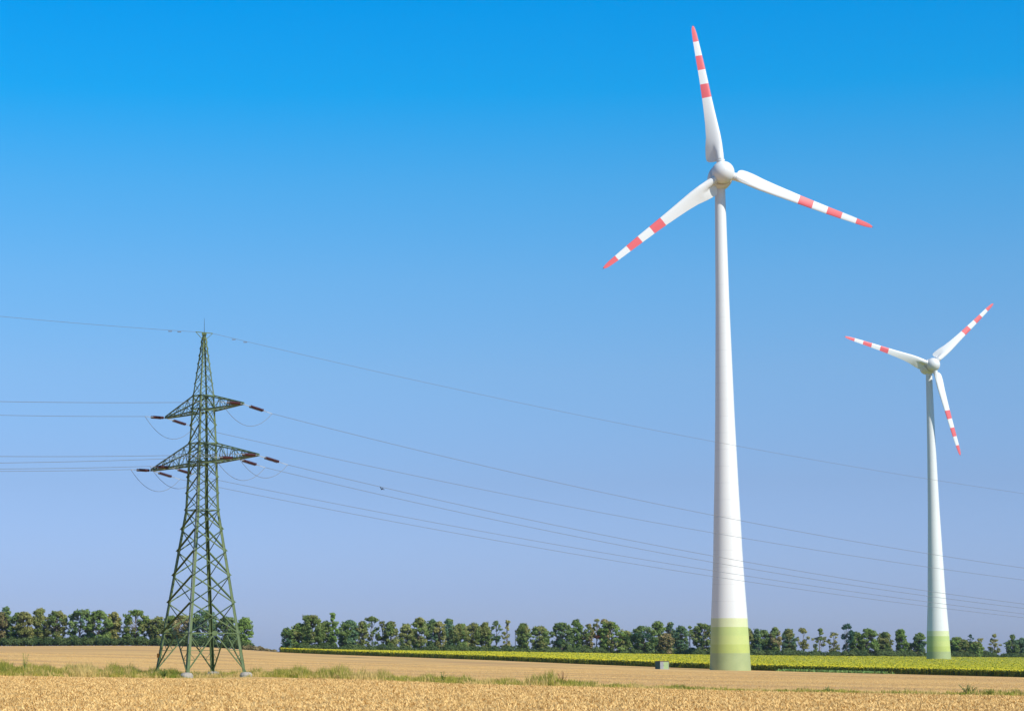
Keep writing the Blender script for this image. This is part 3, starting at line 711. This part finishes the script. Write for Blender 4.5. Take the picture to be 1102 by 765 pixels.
# ---------------------------------------------------------------- transformer cabinet by the crop
M_cabg = mat('pale_green_panel', (.33,.42,.20), .6, .3, (.29,.38,.18), 2, 3)
M_cabw = mat('grey_door', (.30,.30,.31), .6, .3, (.26,.26,.27), 2, 3)
M_cabshade = mat('painted_shade_green', (.03,.09,.08), .6, .3)  # cabinet green darkened to paint in the shade of its left side
M_roof = mat('brown_roof', (.16,.10,.08), .8, .2)
Yc = 468; cb = at(712.5, 718, Yc); zc = gz1(cb.x, Yc)
root = empty('transformer_cabinet', (cb.x, Yc, zc), R(25)); tag(root, 'small green and grey metal cabinet standing at the edge of the sunflowers', 'cabinet')
c = MB(); c.box((0, 0, .85), (2.25, 2.0, 1.7)); c.build('body', M_cabg, root)
c = MB(); c.box((-1.14, 0, .85), (.03, 1.96, 1.62)); c.build('side_shade_sheet', M_cabshade, root)  # thin sheet over the left face, carries the painted shade
c = MB(); c.box((-.68, -1.015, .86), (.85, .03, 1.52)); dr = c.build('door', M_cabw, root)
c = MB(); c.box((-.34, -1.05, .9), (.04, .05, .2)); c.build('handle', M_darkmetal, dr)
c = MB(); c.box((1.07, -1.015, .85), (.09, .03, 1.66)); c.build('corner_trim', M_cabw, root)
c = MB(); c.box((0, 0, 1.75), (2.45, 2.2, .11)); c.build('roof', M_roof, root)
c = MB(); c.box((0, 0, .03), (2.5, 2.25, .1)); c.build('plinth', mat('plinth_concrete', (.4,.38,.35), .9, .1), root)

# ---------------------------------------------------------------- pylon
M_steel = mat('green_painted_steel', (.125,.17,.07), .55, .35, (.09,.13,.05), 1.2, 4, contrast=(.3,.7))
M_insul = mat('brown_porcelain', (.055,.009,.009), .3, .5)
M_conc = mat('concrete', (.30,.27,.23), .9, .1, (.40,.36,.31), 3, 4)
M_wire = mat('aluminium_wire', (.17,.19,.22), .6, .3, metallic=.2)
M_orange = mat('orange_plate', (.75,.22,.02), .5, .3)
YP = 200.0; AL = R(33.7)
pb = at(215.5, 725, YP); zb = pb.z
e1 = Vector((math.cos(AL), math.sin(AL), 0)); e2 = Vector((-math.sin(AL), math.cos(AL), 0)); ad = -e2
def zpix(y, x=217): return at(x, y, YP).z - zb
def side(y, w): return w*YP/(F*ray(217, y).y)/1.387
LV = [(725, 100), (681, 84.2), (549, 37.4), (497, 32.4), (477, 30.4), (440, 25.8), (426, 23.8), (369, 6.4), (359.3, 3.0)]
LZ = [(zpix(y), side(y, w)) for y, w in LV]
lz = [a for a, b in LZ]; ls = [b for a, b in LZ]
def ss(z): return float(np.interp(z, lz, ls))
def corner(i, z):
    s_ = ss(z)/2; a, b = ((-1,-1),(1,-1),(1,1),(-1,1))[i]         # near, right, back, left
    return e1*a*s_ + e2*b*s_ + Vector((0,0,z))
root = empty('transmission_tower', (pb.x, YP, zb)); PYL = root
tag(root, 'green lattice steel pylon with two crossarms standing in the grass strip', 'pylon')
ZH = zpix(681); ZT_ = zpix(549); ZTOP = zpix(359.3)
for i in range(4):
    m = MB(); c = Vector((0,0,0))
    for (za, zb_, w) in ((-.1, ZH, .30), (ZH, ZT_, .27), (ZT_, zpix(477), .24), (zpix(477), zpix(426), .18), (zpix(426), zpix(369), .12), (zpix(369), ZTOP, .10)):
        a = corner(i, max(za, 0)); b = corner(i, zb_)
        if za < 0: a = a + (a-b).normalized()*.15
        inw = (-a).copy(); inw.z = 0; m.angle(a, b, w, Matrix.Rotation(R(-45), 3, 'Z') @ inw)
    lg = m.build('leg', M_steel, root)
    f = MB(); p = corner(i, 0); f.lathe([(.62,-.7),(.60,-.05),(.46,.16),(.14,.22)], 14, Matrix.Translation(p)); fo = f.build('concrete_foot', M_conc, root)
    if i == 3:
        q = MB(); pp = corner(3, zpix(705)); q.box(pp+Vector((0,-.16,0)), (.22, .03, .38)); q.build('marker_plate', M_orange, lg)
def lerp(a, b, t): return a.lerp(b, t)
def panels(z0, z1, n, shrink=1.0):
    ws = [shrink**k for k in range(n)]; t = sum(ws); z = [z0]
    for w in ws: z.append(z[-1]+(z1-z0)*w/t)
    return z
PZ = panels(ZH, ZT_, 5, .90)[:-1] + panels(ZT_, zpix(497), 3, .97)[:-1] + [zpix(497)] + [zpix(487)] + panels(zpix(477), zpix(440), 2, .97) + panels(zpix(426), zpix(369), 6, .88) + [ZTOP-.1]
for i in range(4):
    j = (i+1) % 4; m = MB()
    for k in range(len(PZ)-1):
        za, zc_ = PZ[k], PZ[k+1]; w = .11 if za < ZT_ else (.07 if za < zpix(426) else .045)
        A0, A1, B0, B1 = corner(i, za), corner(i, zc_), corner(j, za), corner(j, zc_)
        n_ = (A0+B0)/2; n_.z = 0; n_ = n_.normalized()
        m.brace(A0+n_*.02, B1+n_*.02, w, n_, True); m.brace(B0-n_*.02, A1-n_*.02, w, -n_, False)
    # foot panel: inverted V to the middle of the horizontal, with redundants
    A, B = corner(i, ZH), corner(j, ZH); C = (A+B)/2; FA, FB = corner(i, .25), corner(j, .25)
    m.bar(A, B, .065)
    for (foot, top) in ((FA, A), (FB, B)):
        m.bar(foot, C, .07)
        m1 = lerp(foot, C, .55); l1 = lerp(foot, top, .55); m2 = lerp(foot, C, .30); l2 = lerp(foot, top, .30)
        m.bar(m1, l1, .035); m.bar(m1, top, .035); m.bar(m2, l2, .03); m.bar(m2, l1, .03)
    for z in (ZT_, zpix(497), zpix(477), zpix(440), zpix(426)):
        m.bar(corner(i, z), corner(j, z), .06)
    if i % 2 == 0:
        for z in (ZT_, zpix(477), zpix(426)): m.bar(corner(i, z), corner((i+2) % 4, z), .04)
    m.build('lattice_bracing', M_steel, root)
    g_ = MB(); n_ = Vector((C.x, C.y, 0)).normalized(); x_ = (B-A).normalized()
    o8 = [C + x_*math.cos(t)*.34 + Vector((0,0,1))*math.sin(t)*.24 + n_*s*.05 for s in (1, 1.8) for t in [2*math.pi*q/8 for q in range(8)]]
    g_.add(o8, [tuple(range(8)), tuple(range(15, 7, -1))] + [(q, 8+q, 8+(q+1) % 8, (q+1) % 8) for q in range(8)]); g_.build('gusset_plate', M_steel, root)
def arm(half, ybot, ytop, sgn, n):
    """one side of a crossarm"""
    m = MB(); d = ad*sgn; zb1 = zpix(ybot); zt1 = zpix(ytop); ci = (0, 1) if sgn > 0 else (3, 2)
    tip = d*half + Vector((0,0,zb1))
    for i_, c in enumerate(ci):
        b0 = corner(c, zb1); t0 = corner(c, zt1); tp = tip + e1*(-.12 if i_ == 0 else .12)
        m.bar(b0, tp, .09); m.bar(t0, tp+Vector((0,0,.12)), .07)
        for k in range(1, n):
            t = k/n; m.bar(lerp(b0, tp, t), lerp(t0, tp+Vector((0,0,.12)), t), .032)
        for k in range(n):
            p = lerp(b0, tp, k/n); q = lerp(t0, tp+Vector((0,0,.12)), (k+1)/n)
            if k % 2: p, q = lerp(b0, tp, (k+1)/n), lerp(t0, tp+Vector((0,0,.12)), k/n)
            m.bar(p, q, .032)
    for k in range(n+1):
        t = k/n
        ba, bb = lerp(corner(ci[0], zb1), tip-e1*.12, t), lerp(corner(ci[1], zb1), tip+e1*.12, t); m.bar(ba, bb, .04)
        ta, tb = lerp(corner(ci[0], zt1), tip-e1*.12+Vector((0,0,.12)), t), lerp(corner(ci[1], zt1), tip+e1*.12+Vector((0,0,.12)), t); m.bar(ta, tb, .03)
        if k < n: 
            bn = lerp(corner(ci[1], zb1), tip+e1*.12, (k+1)/n); m.bar(ba, bn, .03)
    m.build('crossarm', M_steel, root); return tip
UH, LH = 7.5, 10.35
tips = {}
for nm, half, yb_, yt_, sg, n in (('UR', UH, 442.5, 426, 1, 6), ('UL', UH, 442.5, 426, -1, 6), ('LR', LH, 498.5, 477, 1, 8), ('LL', LH, 498.5, 477, -1, 8)):
    tips[nm] = arm(half, yb_, yt_, sg, n)
tips['IR'] = ad*6.3 + Vector((0,0,zpix(497)-.1)); tips['IL'] = -ad*6.3 + Vector((0,0,zpix(497)-.1))
m = MB(); m.tube([(0,0,ZTOP-.1), (0,0,ZTOP+1.5)], [.03, .012], 5); m.build('lightning_rod', M_darkmetal, root)
m = MB(); tp_ = Vector((0,0,ZTOP)); m.box(tp_, (.42,.42,.25)); m.bar(tp_+e1*-.9+Vector((0,0,.12)), tp_+e1*.9+Vector((0,0,.12)), .05); m.bar(tp_+e1*-.9+Vector((0,0,.1)), tp_+Vector((0,0,-.7)), .03); m.bar(tp_+e1*.9+Vector((0,0,.1)), tp_+Vector((0,0,-.7)), .03); m.build('earth_wire_bracket', M_steel, root)
m = MB(); m.bar(corner(0, 2.8)-e1*.02-e2*.02, corner(0, ZT_)-e1*.02-e2*.02, .02); m.bar(corner(0, ZT_)-e1*.02-e2*.02, corner(0, zpix(430))-e1*.02-e2*.02, .02)   # climbing pegs up the front leg
z = 3.0
while z < zpix(430):
    p = corner(0, z); m.bar(p, p+(-e1 if int(z*2) % 2 else -e2)*.2, .012); z += .45
m.build('climbing_rail', M_metal, root)
DR = Vector((math.cos(R(27)), math.sin(R(27)), 0)); DL = Vector((-math.cos(R(50)), -math.sin(R(50)), 0))
O = Vector((pb.x, YP, zb))
def ribbed(a, b, nrm):
    s = MB(); d = b-a; L = d.length; q = d.normalized().to_track_quat('Z', 'Y').to_matrix().to_4x4()
    sidev = d.normalized().cross(Vector((0,0,1))).normalized()*.16
    for sg in (-1, 1):
        pr = [(.05, 0)]; n = 11
        for k in range(n): z0 = L*k/n; pr += [(.05, z0+.01), (.135, z0+.04), (.13, z0+.07), (.055, z0+.09)]
        pr.append((.05, L)); s.lathe(pr, 10, Matrix.Translation(a+sidev*sg) @ q)
    return s
ends = {}
SL = {'UR':(.155,.02),'UL':(.155,.02),'LR':(.15,.02),'LL':(.15,.02),'IR':(.15,.02),'IL':(.15,.02)}
for k, tp in tips.items():
    for sd, D_, lead in (('r', DR, .75), ('l', DL, .55)):
        dn = SL[k][0 if sd == 'r' else 1]; d = (D_ + Vector((0,0,-dn-.10 if sd == 'r' else -dn))).normalized()
        a = tp + d*lead; b = a + d*1.35; c = b + d*.95
        s = ribbed(a, b, None); o = s.build('insulator_string', M_insul, root, True)
        h = MB(); sv = d.cross(Vector((0,0,1))).normalized()*.16; h.bar(tp, a-sv, .025); h.bar(tp, a+sv, .025); h.bar(a-sv*1.3, a+sv*1.3, .04); h.bar(b-sv*1.3, b+sv*1.3, .04); h.bar(b-sv, b+d*.4, .02); h.bar(b+sv, b+d*.4, .02); h.bar(b+d*.4, c, .035); h.bar(a, b, .012)
        h.build('tension_fitting', M_metal, o); ends[k+sd] = c
    a, b = ends[k+'l'], ends[k+'r']; pts = []
    for q in range(15):
        t = q/14; p = a.lerp(b, t); p.z -= 1.65*4*t*(1-t) + 0; pts.append(p)
    j = MB(); j.tube(pts, .022, 5); j.build('jumper_cable', M_wire, root)
ends['Er'] = Vector((0,0,ZTOP+.12)) + e1*.9; ends['El'] = Vector((0,0,ZTOP+.12)) - e1*.9
def wire(name, k, D_, obs, label, group, length, slope=None):
    st = ends[k] + O
    ts, dz = [], []
    for (x, y) in obs:
        r = ray(x, y); ux = r.x/r.y            # st.x + t D.x = ux (st.y + t D.y)
        t = (ux*st.y - st.x)/(D_.x - ux*D_.y); Yy = st.y + t*D_.y; ts.append(t); dz.append(r.z/r.y*Yy - st.z)
    ts = np.array(ts); dz = np.array(dz)
    if len(obs) > 1:
        A = np.stack([ts, ts**2], 1); s_, c_ = np.linalg.lstsq(A, dz, rcond=None)[0]
    else: c_ = .0005; s_ = (dz[0]-c_*ts[0]**2)/ts[0]
    print(name, k, 'slope', round(float(s_), 4), 'curv', round(float(c_), 6), 't', ts.round(1))
    m = MB(); pts = []
    for q in range(49):
        t = length*q/48; pts.append(D_*t + Vector((0,0,s_*t+c_*t*t)))
    m.tube(pts, .021 if k[0] != 'E' else .016, 5)
    if k[0] == 'E':
        for q in (2.2, 3.4): m.box(D_*q+Vector((0,0,s_*q-.10)), (.35,.06,.08))
    o = m.build(name, M_wire); o.location = st; tag(o, label, 'power line', group); return o
GW = 'conductors strung from the pylon'
RW = [('Er', [(660,454.3),(780,477),(1102,531)], 'earth_wire', 'topmost thin wire running right from the pylon peak'),
      ('URr', [(400,472.5),(660,532.4),(780,556.4),(1102,611)], 'power_line', 'wire running right from the right tip of the upper crossarm'),
      ('ULr', [(400,499.5),(660,554.6),(780,576),(1102,623.6)], 'power_line', 'wire running right from the left tip of the upper crossarm'),
      ('LRr', [(400,523.5),(660,577.2),(780,600),(1102,649.7)], 'power_line', 'wire running right just above the bird, from the lower crossarm right tip'),
      ('IRr', [(400,532.5),(660,584.6),(780,606.4),(1102,654.4)], 'power_line', 'right running wire from inside the right half of the lower crossarm'),
      ('ILr', [(400,545.5),(660,596.7),(780,617.6),(1102,659.7)], 'power_line', 'second lowest wire running right, from inside the left half of the lower crossarm'),
      ('LLr', [(400,553),(660,604),(780,623),(1102,663.8)], 'power_line', 'lowest wire running right, from the left tip of the lower crossarm')]
for k, obs, nm, lab in RW: wire(nm, k, DR, obs, lab, GW, 135)
LW = [('El', [(0,340.4)], 'earth_wire', 'topmost thin wire running left from the pylon peak'),
      ('URl', [(0,432)], 'power_line', 'second highest left running wire, from the right tip of the upper crossarm'),
      ('ULl', [(0,446.7)], 'power_line', 'wire running left from the left tip of the upper crossarm, third from the top'),
      ('LRl', [(0,491)], 'power_line', 'left running wire from the right tip of the lower crossarm, fourth from the top'),
      ('IRl', [(0,498)], 'power_line', 'left running wire from inside the right half of the lower crossarm, fifth from the top'),
      ('ILl', [(0,504.5)], 'power_line', 'left running wire from inside the left half of the lower crossarm, second from the bottom'),
      ('LLl', [(0,507)], 'power_line', 'lowest left running wire, from the left tip of the lower crossarm')]
for k, obs, nm, lab in LW: wire(nm, k, DL, obs, lab, GW, 60)

# ---------------------------------------------------------------- summer haze
HZ = 0.00004
m = MB(); m.box((0, 1500, 50), (5200, 6000, 204)); 
hm_ = bpy.data.materials.new('haze'); hm_.use_nodes = True; t_ = hm_.node_tree; t_.nodes.clear()
ho = t_.nodes.new('ShaderNodeOutputMaterial'); hv = t_.nodes.new('ShaderNodeVolumePrincipled'); hv.inputs['Color'].default_value = (.80,.88,1,1); hv.inputs['Density'].default_value = HZ; hv.inputs['Anisotropy'].default_value = .2
t_.links.new(hv.outputs[0], ho.inputs['Volume'])
hz = m.build('haze', hm_); tag(hz, kind='stuff')
# ---------------------------------------------------------------- bird
M_bird = mat('dark_plumage', (.03,.035,.045), .8, .1)
b = MB(); b.tube([(-.26,0,0),(-.14,0,.01),(-.02,0,.02),(.12,0,.02),(.20,0,.03),(.27,0,.02)], [.015,.05,.07,.055,.035,.008], 8)
b.add([(-.20,-.05,0),(-.20,.05,0),(-.42,.10,-.01),(-.42,-.10,-.01),(-.20,-.05,.02),(-.20,.05,.02),(-.42,.10,.0),(-.42,-.10,.0)], [(0,1,2,3),(7,6,5,4),(0,3,7,4),(1,0,4,5),(2,1,5,6),(3,2,6,7)])
for s in (-1, 1):
    b.add([(.10,s*.04,.03),(-.08,s*.04,.03),(-.10,s*.30,.20),(.10,s*.28,.20),(.10,s*.04,.045),(-.08,s*.04,.045),(-.10,s*.30,.215),(.10,s*.28,.215)], [(0,1,2,3),(7,6,5,4),(0,3,7,4),(1,0,4,5),(2,1,5,6),(3,2,6,7)])
    b.add([(.10,s*.28,.20),(-.10,s*.30,.20),(-.16,s*.58,.16),(.10,s*.28,.215),(-.10,s*.30,.215),(-.16,s*.58,.17)], [(0,1,2),(5,4,3),(0,2,5,3),(1,0,3,4),(2,1,4,5)])
b.v = [tuple(x*.45 for x in p) for p in b.v]
o = b.build('bird', M_bird, None, True); o.location = at(410.8, 526.3, 170); o.rotation_euler = (R(35), R(30), R(130)); tag(o, 'small dark bird flying between the two middle wires', 'bird')
